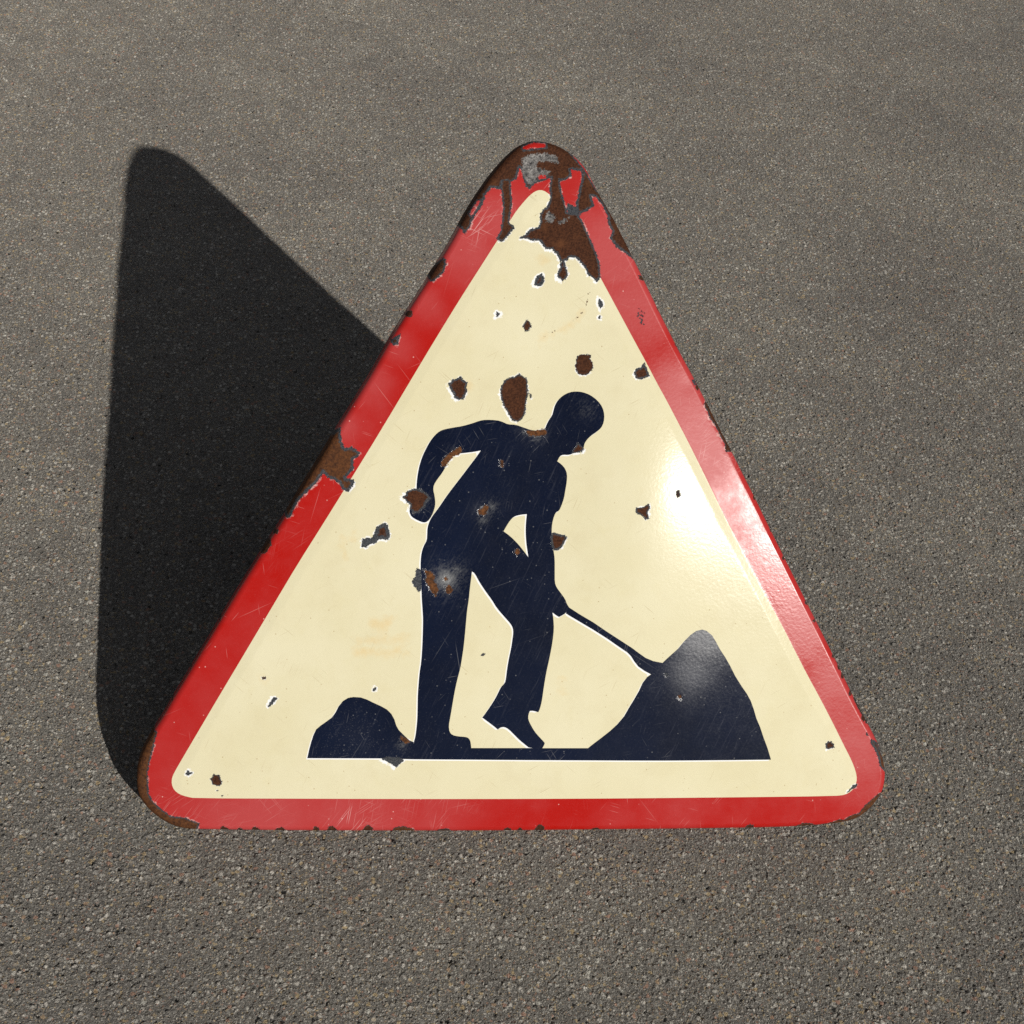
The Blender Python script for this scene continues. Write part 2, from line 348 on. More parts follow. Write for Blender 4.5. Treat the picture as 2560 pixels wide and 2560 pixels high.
body_r = C([(235, 60), (215, 30)]) + A([(1330, 1925), (1290, 1870), (1260, 1830), (1245, 1790), (1245, 1700), (1245, 1600), (1235, 1530), (1222, 1440), (1220, 1370), (1225, 1310), (1240, 1255), (1255, 1225), (1280, 1213),
    (1300, 1170), (1320, 1110), (1330, 1050), (1342, 980), (1345, 920), (1330, 875), (1300, 840), (1265, 815), (1285, 775), (1310, 762), (1360, 765), (1400, 748), (1440, 742), (1472, 720), (1480, 695), (1485, 670),
    (1505, 640), (1535, 610), (1580, 580), (1620, 545), (1640, 500), (1645, 440), (1630, 380), (1590, 325), (1530, 280), (1470, 258), (1420, 252), (1365, 258), (1310, 285), (1268, 325), (1245, 365), (1232, 415), (1224, 445),
    (1200, 478), (1178, 520), (1165, 556), (1110, 568), (1060, 566), (1000, 545), (930, 520), (868, 518), (825, 497), (780, 484), (690, 480), (640, 488), (580, 510), (500, 532), (430, 543), (360, 556), (318, 572), (280, 605),
    (240, 655), (205, 720), (175, 785), (150, 870), (136, 960), (132, 1020)])
WORKER = arm_l + leg_l + crotch + leg_r + shoe + leg_r2 + body_r
HOLE = A([(1020, 1240), (1012, 1310), (1010, 1390), (1015, 1470), (1025, 1540), (1032, 1585), (990, 1530), (950, 1480), (890, 1420), (833, 1378), (860, 1330), (890, 1285), (920, 1258), (970, 1245)])
SHOVEL = C([(205, 105), (235, 60), (320, 115), (430, 180), (540, 255), (640, 320), (740, 385), (800, 430), (850, 465), (910, 490), (985, 505), (892, 597), (840, 570), (790, 535), (755, 490), (730, 450), (700, 420),
    (640, 380), (540, 310), (430, 240), (320, 175), (240, 128)])
PILE_L = B([(915, 1142), (880, 1128), (840, 1090), (795, 1045), (775, 1010), (760, 960), (735, 915), (700, 880), (650, 852), (590, 825), (540, 800), (490, 783), (430, 779), (385, 787), (345, 812), (310, 855), (285, 905),
    (255, 945), (215, 975), (165, 1010), (130, 1040), (108, 1085), (90, 1140), (75, 1195), (58, 1272), (400, 1273), (640, 1274), (915, 1281), (915, 1190)])
PILE_R = C([(892, 597), (985, 505), (1010, 480), (1060, 435), (1110, 390), (1160, 330), (1210, 280), (1255, 248), (1305, 236), (1340, 247), (1385, 285), (1415, 335), (1450, 400), (1490, 460), (1530, 530), (1570, 610),
    (1620, 690), (1665, 755), (1695, 810), (1720, 880), (1740, 950), (1770, 1020), (1800, 1110), (1830, 1190), (1858, 1284), (1000, 1292), (400, 1290), (385, 1191), (430, 1155), (490, 1110), (560, 1055), (620, 1000),
    (675, 935), (715, 865), (755, 800), (795, 730), (825, 665), (860, 620)])
STRIP = B([(915, 1281), (1378, 1284)]) + C([(0, 1288), (400, 1290), (385, 1191), (18, 1191)]) + B([(1845, 1190), (1378, 1190), (915, 1190)])

# damage: (outline, ground coat margin in mm before the rust starts, white halo in mm, halo shift in px)
NONE = 99
CHIPS = [
 (A([(490, 133), (510, 165), (540, 185), (533, 220), (538, 250), (520, 285), (515, 312), (470, 318), (440, 300), (430, 265), (410, 240), (400, 215), (388, 185), (410, 180), (425, 155), (455, 152)]), 2.2, 1.4, (-6, 4)),
 (A([(960, 108), (985, 130), (1020, 150), (1025, 220), (1028, 270), (1015, 330), (1010, 390), (1005, 430), (985, 470), (945, 497), (905, 485), (880, 445), (862, 410), (835, 370), (818, 320), (808, 265), (815, 215), (840, 170), (880, 142), (925, 135)]), 1.6, .8, (-3, 3)),
 (A([(1040, 268), (1055, 275), (1062, 300), (1050, 312), (1046, 290)]), NONE, .8, (0, 2)),
 (Rr([(165, 600), (205, 598), (245, 605), (240, 640), (262, 670), (265, 700), (245, 740), (215, 760), (180, 765), (150, 755), (130, 725), (122, 690), (130, 650), (135, 620)]), .8, .9, (-2, 4)),
 (A([(130, 1035), (165, 1045), (215, 1075), (240, 1110), (205, 1140), (200, 1180), (165, 1205), (150, 1230), (110, 1225), (80, 1200), (85, 1165), (55, 1140), (20, 1100), (50, 1085), (55, 1055), (100, 1040)]), 2.0, 1.6, (-8, 4)),
 (A([(1435, 668), (1455, 690), (1478, 715), (1465, 735), (1420, 742), (1385, 745), (1400, 715)]), 1.4, .8, (3, 4)),
 (A([(140, 1675), (168, 1690), (168, 1850), (150, 1870), (130, 1830), (110, 1815), (95, 1775), (125, 1745), (125, 1705)]), 6.5, .3, (0, 0)),
 (A([(1225, 1388), (1270, 1400), (1310, 1410), (1345, 1420), (1325, 1460), (1305, 1500), (1270, 1528), (1235, 1530), (1218, 1480), (1215, 1430)]), 2.2, .8, (3, 2)),
 (Rr([(610, 715), (650, 705), (680, 665), (690, 700), (705, 735), (718, 770), (680, 790), (640, 800), (610, 790), (595, 750)]), 2.2, .9, (-4, 3)),
 (Rr([(615, 1835), (670, 1830), (715, 1800), (720, 1840), (700, 1875), (715, 1920), (690, 1925), (650, 1890), (612, 1870)]), 1.6, .7, (4, -2)),
 (Rr([(940, 1700), (958, 1695), (965, 1735), (945, 1752), (932, 1728)]), 1.2, .4, (0, 0)),
 (Rr([(310, 150), (345, 185), (335, 220), (322, 240), (310, 195)]), NONE, 2.6, (-2, 3)),
 (Rr([(305, 300), (322, 290), (330, 305), (318, 310)]), NONE, 2.0, (0, 3)),
 (T([(820, 1175), (835, 1210), (830, 1250), (800, 1275), (760, 1265), (760, 1235), (785, 1190)]), 3.6, 2.0, (-4, 4)),
 (T([(985, 1065), (1000, 1080), (1010, 1120), (1030, 1180), (1010, 1215), (985, 1230), (950, 1200), (945, 1170), (970, 1130), (970, 1090)]), 2.0, 1.6, (-5, 5)),
 (T([(455, 1480), (485, 1497), (455, 1520)]), NONE, 2.8, (-4, 4)),
 (T([(705, 1540), (735, 1590), (715, 1630), (685, 1635), (668, 1595), (690, 1560)]), 1.2, .6, (-1, 1)),
 (L_([(1000, 1312), (1025, 1325), (1040, 1380), (1045, 1420), (1030, 1450), (990, 1440), (960, 1440), (920, 1475), (880, 1480), (855, 1508), (820, 1500), (825, 1440), (860, 1430), (890, 1440), (920, 1400), (935, 1345)]), 4.2, 1.3, (-3, 4)),
 (G([(550, 1365), (560, 1385), (585, 1388), (565, 1400), (548, 1415), (527, 1395)]), NONE, 1.9, (-1, 1)),
 (G([(755, 1400), (800, 1410), (805, 1435), (820, 1460), (810, 1490), (770, 1493), (745, 1480), (738, 1450), (725, 1440), (742, 1425)]), 1.2, .5, (-2, 0)),
 (G([(778, 1532), (792, 1535), (790, 1542)]), 1.2, .2, (0, 0)), (G([(815, 1570), (830, 1575), (824, 1588)]), 1.2, .2, (0, 0)),
 (G([(1240, 785), (1265, 790), (1240, 820), (1210, 850), (1190, 857), (1205, 830)]), 4.5, 1.6, (-5, -3)),
 (G([(1145, 618), (1172, 620), (1170, 635), (1150, 632)]), .2, .5, (0, 0)),
 (H([(1190, 1135), (1215, 1140), (1235, 1155), (1240, 1185), (1215, 1190), (1190, 1200), (1175, 1190), (1170, 1160)]), 1.8, .7, (-2, 3)),
 (H([(1425, 1480), (1420, 1505), (1380, 1525), (1345, 1550), (1365, 1525), (1400, 1490)]), 3.0, 1.1, (-4, 2)),
 (B([(690, 1268), (800, 1270), (832, 1288), (775, 1348), (740, 1320), (690, 1290), (655, 1278)]), 6.0, 1.6, (-6, 4)),
 (B([(600, 700), (612, 705), (606, 728), (588, 730), (588, 714)]), NONE, 2.0, (-2, 2)),
 (B([(1450, 442), (1470, 430), (1490, 433), (1470, 447)]), NONE, .5, (-1, 2)),
 (C([(1000, 590), (1020, 588), (1030, 605), (1012, 615)]), NONE, .3, (0, 0)),
 # the battered top
 (T([(860, 640), (880, 600), (890, 560), (885, 470), (900, 380), (890, 330), (850, 320), (790, 320), (780, 290), (810, 262), (880, 275), (930, 280), (965, 310), (985, 350), (965, 420), (970, 480), (985, 540), (1005, 610), (1025, 680),
     (1100, 690), (1140, 740), (1180, 830), (1230, 940), (1265, 1030), (1285, 1100), (1290, 1200), (1262, 1240), (1225, 1205), (1190, 1180), (1165, 1120), (1120, 1070), (1090, 1040), (1035, 1040), (1030, 1060), (970, 1075),
     (945, 1020), (900, 975), (850, 975), (820, 930), (800, 905), (740, 905), (690, 890), (640, 885), (690, 860), (720, 820), (790, 800), (810, 760), (805, 700), (835, 650)]), 2.2, 1.3, (-2, 4)),
 (T([(500, 400), (570, 420), (570, 500), (580, 600), (565, 700), (555, 760), (600, 800), (560, 850), (520, 900), (490, 920), (455, 890), (490, 830), (500, 760), (510, 650), (500, 550), (490, 470)]), 2.0, .9, (2, 3)),
 (T([(200, 850), (230, 800), (290, 690), (345, 610), (365, 535), (410, 480), (490, 490), (505, 430), (570, 430), (615, 410), (640, 315), (660, 340), (690, 470), (720, 490), (770, 440), (830, 425), (885, 400), (970, 425), (1010, 415), (1060, 385),
     (1050, 330), (1100, 340), (1135, 345), (1145, 400), (1125, 470), (1110, 560), (1095, 600), (1100, 660), (1130, 690), (1190, 660), (1240, 625), (1215, 545), (1255, 555), (1310, 620), (1355, 715), (1350, 760), (1390, 830), (1370, 890), (1430, 965),
     (1500, 1010), (1570, 1060), (1700, 1050), (1500, 600), (1250, 200), (900, 0), (700, 0), (450, 150), (100, 700)]), 2.6, .7, (0, 2)),
 (T([(1030, 610), (1100, 640), (1130, 700), (1060, 700), (1020, 660)]), NONE, .4, (0, 0)),
 # bare edges
 (L_([(650, 540), (650, 600), (660, 660), (680, 710), (740, 700), (805, 745), (790, 780), (750, 800), (755, 870), (720, 915), (690, 950), (755, 965), (755, 1000), (710, 1065), (660, 1040), (640, 990), (600, 965), (550, 950), (510, 905), (460, 980), (400, 1040),
     (350, 1090), (300, 1140), (270, 1210), (245, 1265), (215, 1270), (170, 1220), (300, 950), (500, 640)]), 3.2, .7, (2, 4)),
 (U([(1645, 465), (1660, 500), (1640, 580), (1560, 655), (1530, 650), (1500, 560)]), 2.0, .6, (3, 4)),
 (U([(1930, 20), (1880, 100), (1845, 230), (1800, 260), (1780, 190), (1850, 60)]), 2.0, .5, (3, 4)),
 (U([(1290, 1080), (1270, 1160), (1230, 1170), (1210, 1130)]), 2.5, .5, (2, 3)),
 (U([(1350, 895), (1385, 895), (1385, 930), (1350, 940), (1330, 920)]), .5, .2, (0, 0)),
 (L_([(110, 1370), (150, 1370), (140, 1400), (100, 1400)]), .5, .2, (0, 0)),
 (L_([(80, 1440), (90, 1490), (40, 1560), (0, 1560), (20, 1500)]), .5, .2, (0, 0)),
 (G([(300, 1065), (285, 1110), (272, 1180), (240, 1290), (222, 1400), (230, 1560), (266, 1625), (345, 1696), (410, 1742), (510, 1750), (640, 1800), (620, 1850), (600, 1900), (450, 1900), (230, 1780), (100, 1560), (100, 1380), (160, 1180), (240, 1040)]), 1.6, .7, (0, -3)),
 (H([(535, 1825), (560, 1805), (595, 1815), (605, 1860), (540, 1870)]), .8, .2, (0, 0)),
 (H([(930, 1835), (990, 1795), (1060, 1800), (1110, 1825), (1100, 1870), (940, 1880)]), .8, .2, (0, 0)),
 (H([(1130, 1815), (1200, 1800), (1280, 1768), (1320, 1772), (1390, 1728), (1440, 1722), (1475, 1670), (1545, 1605), (1600, 1560), (1680, 1560), (1600, 1800), (1300, 1880), (1140, 1880)]), .8, .4, (0, -2)),
 (H([(1540, 1120), (1590, 1150), (1640, 1250), (1700, 1380), (1650, 1380), (1610, 1340), (1600, 1280), (1570, 1200), (1535, 1150)]), 2.6, .3, (-2, 0)),
 (H([(1400, 790), (1430, 800), (1500, 920), (1550, 1010), (1500, 995), (1470, 930), (1430, 860)]), 1.0, .2, (0, 0)),
 (H([(1500, 1070), (1518, 1075), (1515, 1092), (1502, 1090)]), NONE, .2, (0, 0)),
 (H([(1005, 5), (1040, 10), (1050, 45), (1015, 35)]), 1.0, .2, (0, 0)),
 (Rr([(1160, 1000), (1190, 1060), (1210, 1120), (1240, 1150), (1275, 1220), (1300, 1270), (1330, 1320), (1335, 1385), (1370, 1380), (1420, 1390), (1300, 1150), (1190, 960)]), 1.2, 1.0, (-5, 2)),
 (Rr([(1062, 805), (1090, 800), (1105, 830), (1075, 840)]), NONE, .5, (0, 0)),
 (Rr([(930, 520), (960, 560), (1010, 650), (1040, 700), (1060, 690), (990, 560)]), 1.0, .2, (0, 0)),
 (T([(1600, 1190), (1640, 1190), (1650, 1225), (1612, 1225)]), .8, .2, (0, 0)),
 (B([(740, 1870), (760, 1832), (830, 1822), (910, 1842), (930, 1900), (740, 1900)]), .8, .2, (0, 0)),
 (B([(1110, 1855), (1180, 1840), (1220, 1860), (1220, 1900), (1110, 1900)]), .8, .2, (0, 0)),
]
def blob(c, r, n=11, j=.3): return [(c[0] + r * (1 + random.uniform(-j, j)) * math.cos(6.283 * i / n), c[1] + r * (1 + random.uniform(-j, j)) * math.sin(6.283 * i / n)) for i in range(n)]
# the larger bare edges have lighter, fresher rust
LIGHT_AT = {i: v for i, c in enumerate(CHIPS) for v in (.55,) if c[0][0] in (L_([(650, 540)])[0], G([(300, 1065)])[0], H([(1130, 1815)])[0], H([(1540, 1120)])[0], H([(930, 1835)])[0], B([(740, 1870)])[0])}
for q in [(790, 2076, 7), (830, 2078, 9), (920, 2077, 10), (1010, 2079, 8), (1270, 2077, 7), (1300, 2078, 6), (1350, 2075, 9), (1490, 2077, 6), (640, 2077, 8), (700, 2079, 9), (560, 2078, 9), (600, 2079, 6), (2037, 1553, 4), (2085, 1642, 4), (2107, 1690, 5), (2127, 1734, 5), (2160, 1796, 6), (1745, 968, 6), (1960, 1395, 4), (1888, 1245, 4), (2203, 1995, 8), (2100, 1668, 6), (1930, 1325, 5),
          (470, 1672, 5), (425, 1750, 5), (545, 1552, 5), (1786, 1040, 5), (1648, 770, 5)]:
    CHIPS.append((blob(q[:2], q[2] * (1.25 if q[1] > 2070 else 1)), .4, .2, (0, 0)))
KEPT = [T([(670, 155), (720, 128), (770, 118), (850, 122), (850, 150), (780, 160), (720, 165), (680, 172)]), T([(1055, 195), (1090, 205), (1150, 265), (1210, 345), (1260, 440), (1290, 500), (1270, 500), (1220, 420), (1160, 320), (1100, 250)]),
    T([(790, 380), (830, 370), (855, 385), (850, 405), (800, 410)]), T([(640, 330), (660, 400), (690, 460), (640, 430), (625, 400)]), T([(240, 690), (300, 590), (320, 590), (255, 710)]), T([(60, 960), (130, 850), (140, 870), (80, 980)])]
for q in [(1598, 772), (1604, 778), (1596, 782), (1601, 788), (1607, 791), (1599, 796), (1605, 800), (1594, 790), (1610, 782), (1603, 806), (1609, 811)]:
    CHIPS.append((blob(q, 1.7, 6), NONE, -1, (0, 0)))
# rust showing straight through the navy, without a ground coat margin
ORANGE = [A([(1020, 575), (1040, 572), (1100, 572), (1160, 555), (1178, 580), (1165, 600), (1120, 605), (1080, 605), (1040, 605)]),
    A([(485, 700), (495, 735), (470, 760), (430, 770), (400, 800), (375, 850), (340, 850), (335, 825), (370, 780), (410, 745), (450, 720)]),
    A([(690, 1165), (712, 1185), (700, 1215), (680, 1245), (640, 1240), (632, 1215), (660, 1200)]),
    A([(205, 1695), (240, 1705), (280, 1740), (265, 1775), (290, 1810), (305, 1850), (285, 1900), (255, 1860), (230, 1810), (205, 1770), (215, 1735)]),
    A(blob((395, 1850), 26)), A(blob((945, 1545), 17)), A(blob((368, 1762), 10)), A([(815, 810), (828, 815), (826, 860), (812, 855)]),
    B([(815, 1095), (850, 1115), (880, 1140), (850, 1150), (815, 1120)]), C(blob((1125, 780), 9))]
# the thin rusty hairline crack across the upper cream
_arc = T([(770, 1725), (830, 1690), (880, 1650), (950, 1625), (1010, 1590), (1075, 1548), (1120, 1510), (1155, 1470)]) + T([(1175, 1420), (1185, 1360), (1215, 1300)])
for (_x0, _y0), (_x1, _y1) in zip(_arc[:-1], _arc[1:]):
    for _k in range(3):
        if random.random() < .75: ORANGE.append(blob((_x0 + (_x1 - _x0) * _k / 3 + random.uniform(-1, 1), _y0 + (_y1 - _y0) * _k / 3 + random.uniform(-1, 1)), random.uniform(.5, 1.3), 6))
METAL = [T([(660, 240), (740, 210), (850, 200), (940, 225), (960, 290), (900, 275), (810, 262), (780, 290), (790, 320), (850, 335), (890, 350), (870, 385), (800, 380), (770, 430), (720, 460), (690, 420), (665, 350)]),
    T(blob((885, 720), 40)), T([(950, 750), (1040, 715), (1030, 740), (960, 780)])]
STAIN = [B([(420, 415), (540, 390), (700, 410), (860, 420), (840, 440), (600, 440), (430, 440)]), B([(555, 150), (760, 150), (700, 240), (600, 240)]), B([(450, 310), (850, 290), (840, 340), (470, 340)]),
    B([(760, 370), (810, 370), (850, 430), (750, 430)]), T(blob((825, 1065), 30)), T([(780, 1715), (860, 1650), (960, 1620), (1080, 1550), (1150, 1470), (1165, 1475), (1090, 1565), (970, 1640), (870, 1670), (790, 1730)]),
    A(blob((545, 215), 26)), L_([(670, 1420), (680, 1420), (685, 1600), (675, 1600)]), L_([(742, 1380), (752, 1380), (752, 1440), (742, 1440)]), C([(165, 630), (180, 630), (182, 740), (170, 740)]), G(blob((1150, 630), 22))]
BRUISE = [(A([(370, 1765)])[0], 34, 1.0), (A([(690, 1215)])[0], 15, .8), (A([(740, 1180)])[0], 18, .6), (A([(670, 1290)])[0], 14, .6), (A([(450, 1700)])[0], 30, .55), (A([(1100, 610)])[0], 22, .5), (A([(440, 750)])[0], 18, .45),
    (A([(215, 1130)])[0], 20, .4), (A([(1500, 400)])[0], 34, .28), (B([(820, 1170)])[0], 16, .5), (A([(990, 580)])[0], 20, .35)]
DENTS = [(A([(370, 1765)])[0], .020, .0016), (A([(680, 1210)])[0], .013, .0010), (Rr([(1040, 850)])[0], .010, .0003), (T([(880, 700)])[0], .02, .0015), (T([(800, 330)])[0], .03, .002)]

mm = lambda poly: on_sign(poly)
outer_full = smooth(mm(OUTER), 1)
inner_c = smooth(mm(INNER), 1)
BEND = .0075
def offset(poly, d):
    """move a counter-clockwise outline outwards by d"""
    a = np.roll(poly, 1, 0); b = np.roll(poly, -1, 0); t = b - a; t /= np.linalg.norm(t, axis=1)[:, None]
    n = np.stack([t[:, 1], -t[:, 0]], 1); return poly + n * d
def area(p): x, y = p[:, 0], p[:, 1]; return .5 * (x * np.roll(y, -1) - y * np.roll(x, -1)).sum()
def resample(p, step):
    q = np.vstack([p, p[:1]]); s = np.r_[0, np.cumsum(np.linalg.norm(np.diff(q, axis=0), axis=1))]
    n = int(s[-1] / step); u = np.linspace(0, s[-1], n, endpoint=False)
    return np.stack([np.interp(u, s, q[:, 0]), np.interp(u, s, q[:, 1])], 1)
if area(outer_full) < 0: outer_full = outer_full[::-1]
outer_full = resample(outer_full, .0022)
flat_edge = offset(outer_full, -BEND)

def inside(P, poly):
    x, y = P[:, 0], P[:, 1]; r = np.zeros(len(P), bool)
    x0, y0 = poly[:, 0], poly[:, 1]; x1, y1 = np.roll(x0, -1), np.roll(y0, -1)
    for i in range(len(poly)):
        if y0[i] == y1[i]: continue
        c = (y0[i] > y) != (y1[i] > y)
        r ^= c & (x < (x1[i] - x0[i]) * (y - y0[i]) / (y1[i] - y0[i]) + x0[i])
    return r
def sdist(P, poly, reach):
    """signed distance (m), only worked out near the outline, else +-reach"""
    out = np.full(len(P), reach)
    lo, hi = poly.min(0) - reach, poly.max(0) + reach
    k = np.where(((P > lo) & (P < hi)).all(1))[0]
    if not len(k): return out
    Q = P[k]; d2 = np.full(len(Q), reach * reach)
    for i in range(len(poly)):
        a = poly[i]; b = poly[(i + 1) % len(poly)]; ab = b - a; L2 = (ab * ab).sum()
        if L2 == 0: continue
        s = np.clip(((Q - a) @ ab) / L2, 0, 1); v = Q - a - s[:, None] * ab; d2 = np.minimum(d2, (v * v).sum(1))
    d = np.sqrt(d2); d[inside(Q, poly)] *= -1; out[k] = d; return out

CH = [(mm(p), m_, h_, mm([(x + sh[0], y + sh[1]) for x, y in p])) for p, m_, h_, sh in CHIPS]
KEP = [mm(p) for p in KEPT]; ORG = [mm(p) for p in ORANGE]; MET = [mm(p) for p in METAL]; STA = [mm(p) for p in STAIN]
W_, H_, S_, PL_, PR_, ST_ = [mm(p) for p in (WORKER, HOLE, SHOVEL, PILE_L, PILE_R, STRIP)]
W_, H_ = smooth(W_, 1), smooth(H_, 1)
SHIFT = lambda px: mm([(x - 3.1, y + 3.0) for x, y in px])
PICS = [SHIFT(p) for p in (WORKER, SHOVEL, PILE_L, PILE_R, STRIP)]; HOLE_S = SHIFT(HOLE)

def fields(P):
    """every damage field at points P, in mm"""
    f = {k: np.full(len(P), 20.0) for k in ('chip', 'core', 'halo', 'metal', 'stain', 'white')}
    f['orange'] = np.zeros(len(P))
    for ci, (poly, m_, h_, ps) in enumerate(CH):
        d = sdist(P, poly, .02) * 1000 - .35; f['chip'] = np.minimum(f['chip'], d)
        if m_ < 50: f['core'] = np.minimum(f['core'], d + m_)
        if ci in LIGHT_AT: f['orange'] = np.maximum(f['orange'], LIGHT_AT[ci] * np.clip(.5 - d / 3, 0, 1))
        f['halo'] = np.minimum(f['halo'], np.minimum(sdist(P, ps, .02) * 1000, d) - (h_ * .85 - .35))
    for poly in KEP:
        d = sdist(P, poly, .02) * 1000
        for k, a in (('chip', .3), ('core', 2.2), ('halo', -.4)): f[k] = np.maximum(f[k], a - d)
    for poly in ORG:
        if np.ptp(poly, axis=0).max() < .0025:          # flecks of the hairline crack: too fine for a pale rim
            d = sdist(P, poly, .004) * 1000; f['chip'] = np.minimum(f['chip'], d + .15); f['core'] = np.minimum(f['core'], d + .1); f['orange'] = np.maximum(f['orange'], np.clip(1 - d / 2, 0, 1)); continue
        d = sdist(P, poly, .02) * 1000; f['chip'] = np.minimum(f['chip'], d - .5); f['core'] = np.minimum(f['core'], d - .6)
        f['halo'] = np.minimum(f['halo'], d - 1.8); f['orange'] = np.maximum(f['orange'], np.clip(1 - d / 4, 0, 1))
    for poly in MET: f['metal'] = np.minimum(f['metal'], sdist(P, poly, .02) * 1000)
    for poly in STA: f['stain'] = np.minimum(f['stain'], sdist(P, poly, .02) * 1000)
    for poly in PICS: f['white'] = np.minimum(f['white'], sdist(P, poly, .01) * 1000)
    hs = sdist(P, HOLE_S, .01) * 1000
    f['white'] = np.where(hs < 3, -hs, f['white'])
    br = np.zeros(len(P))
    for c, r, a in BRUISE:
        cc = on_sign([c])[0]; rr = r * .00045
        d = np.linalg.norm(P - cc, axis=1); br = np.maximum(br, .72 * a * np.exp(-(d / (rr * .85)) ** 1.2))
    f['bruise'] = br
    # worn, chalky red: broad lengths of the band named by their place on the sign
    ck = np.zeros(len(P))
    for (px, r, a) in CHALK:
        cc = on_sign([px])[0]; d = np.linalg.norm(P - cc, axis=1); ck = np.maximum(ck, a * np.exp(-(d / r) ** 2))
    f['chalk'] = ck
    sk = np.zeros(len(P))
    for (px, r, a) in SCUFF:
        cc = on_sign([px])[0]; d = np.linalg.norm(P - cc, axis=1); sk = np.maximum(sk, a * np.exp(-(d / r) ** 2))
    f['scuff'] = sk
    return f
CHALK = [((1180, 620), .05, .8), ((1230, 560), .04, .8), ((1590, 780), .05, .7), ((1540, 620), .05, .9), ((1000, 870), .02, .6), ((640, 2040), .09, .8), ((900, 2040), .08, .7), ((520, 2040), .05, .6), ((1100, 2040), .05, .5),
         ((1700, 1000), .05, .9), ((1770, 1130), .055, .9), ((1850, 1290), .05, .45), ((1930, 1430), .05, .4), ((2000, 1570), .05, .6), ((2080, 1720), .05, .5), ((885, 1840), .030, .7), ((840, 1890), .02, .5), ((1750, 1590), .038, 1.0), ((1725, 1680), .030, .8), ((2170, 1870), .06, .6), ((930, 960), .025, .7), ((860, 1075), .02, .6), ((1060, 760), .025, .6), ((2190, 1960), .04, .4)]

SCUFF = [((1790, 1135), .028, 1.0), ((1195, 565), .020, 1.0), ((1770, 1085), .02, .6), ((1120, 2045), .035, .8), ((870, 2050), .03, .7), ((1560, 660), .02, .6), ((640, 2045), .03, .5), ((1850, 1260), .025, .7), ((440, 2020), .03, .5), ((720, 1380), .02, .4)]
inner_lo = inner_c
def relief(P):
    """height of the sheet: dome, the raised cream panel with its sloped margin, dents"""
    z = sheet_z(P[:, 0], P[:, 1])
    d = sdist(P, inner_lo, .012)
    z = z + .00085 * np.clip(-d / .010, 0, 1)
    for c, r, a in DENTS:
        cc = on_sign([c])[0]; q = ((P - cc) ** 2).sum(1); z = z - a * np.exp(-q / (r * r))
    return z
def normals(P):
    e = .0008
    gx = (relief(P + [e, 0]) - relief(P - [e, 0])) / (2 * e); gy = (relief(P + [0, e]) - relief(P - [0, e])) / (2 * e)
    n = np.stack([-gx, -gy, np.ones(len(P))], 1); return n / np.linalg.norm(n, axis=1)[:, None]

# ------------------------------------------------------------------ tessellate the whole face once, then deal the triangles out to the parts
def tess():
    verts, edges = [], []
    def add(poly, step=.0035):
        s = len(verts)
        pts = []
        for i in range(len(poly)):
            a = poly[i]; b = poly[(i + 1) % len(poly)]; n = max(1, int(np.linalg.norm(b - a) / step))
            for k in range(n): pts.append(a + (b - a) * k / n)
        verts.extend(pts); n = len(pts); edges.extend([(s + i, s + (i + 1) % n) for i in range(n)])
    for p in (flat_edge, inner_c, W_, H_, S_, PL_, PR_, ST_): add(p)
    lo, hi = flat_edge.min(0), flat_edge.max(0)
    def grid(st):
        gx, gy = np.meshgrid(np.arange(lo[0], hi[0], st), np.arange(lo[1], hi[1], st * .866))
        gx = gx + (np.arange(gx.shape[0]) % 2)[:, None] * st / 2
        P = np.stack([gx.ravel(), gy.ravel()], 1); P = P + RNG.uniform(-.12, .12, P.shape) * st
        return P[inside(P, flat_edge)]
    coarse = grid(.0030); fine = grid(.0011)
    def near(P):
        d = np.full(len(P), .02)
        for poly, *_ in CH: d = np.minimum(d, np.abs(sdist(P, poly, .006)))
        for poly in ORG + MET: d = np.minimum(d, np.abs(sdist(P, poly, .006)))
        return d
    fine = fine[near(fine) < .0042]; coarse = coarse[near(coarse) >= .0042]
    P = np.vstack([coarse, fine])
    dd = np.full(len(P), .01)
    for poly in (flat_edge, inner_c, W_, H_, S_, PL_, PR_, ST_): dd = np.minimum(dd, np.abs(sdist(P, poly, .002)))
    P = P[dd > .0006]
    allp = [Vector(v) for v in verts] + [Vector(v) for v in P]
    r = delaunay_2d_cdt(allp, edges, [], 0, 1e-7)
    V = np.array([tuple(v) for v in r[0]]); F = np.array([f for f in r[2]])
    print('face', len(V), len(F)); return V, F
FV, FT = tess()
FC = FV[FT].mean(1)
keep = inside(FC, flat_edge)
reg = np.where(inside(FC, inner_c), 1, 0)
for i, poly in enumerate((W_, S_, PL_, PR_, ST_)): reg[inside(FC, poly)] = 2 + i
reg[inside(FC, H_)] = 1
reg[~keep] = -1
FZ = relief(FV); FN = normals(FV); FF = fields(FV)

def set_attrs(me, f):
    for k, v in f.items():
        a = me.attributes.new(k, 'FLOAT', 'POINT'); a.data.foreach_set('value', np.asarray(v, np.float32))
def mesh_obj(name, V, F, mat, parent, f=None, nrm=None):
    me = bpy.data.meshes.new(name); me.from_pydata(V.tolist(), [], [list(map(int, q)) for q in F]); me.validate(); me.update()
    me.polygons.foreach_set('use_smooth', np.ones(len(me.polygons), bool))
    if f is not None: set_attrs(me, f)
    if nrm is not None: me.normals_split_custom_set_from_vertices([tuple(n) for n in nrm])
    me.materials.append(mat)
    o = bpy.data.objects.new(name, me); col.objects.link(o); o.parent = parent; return o

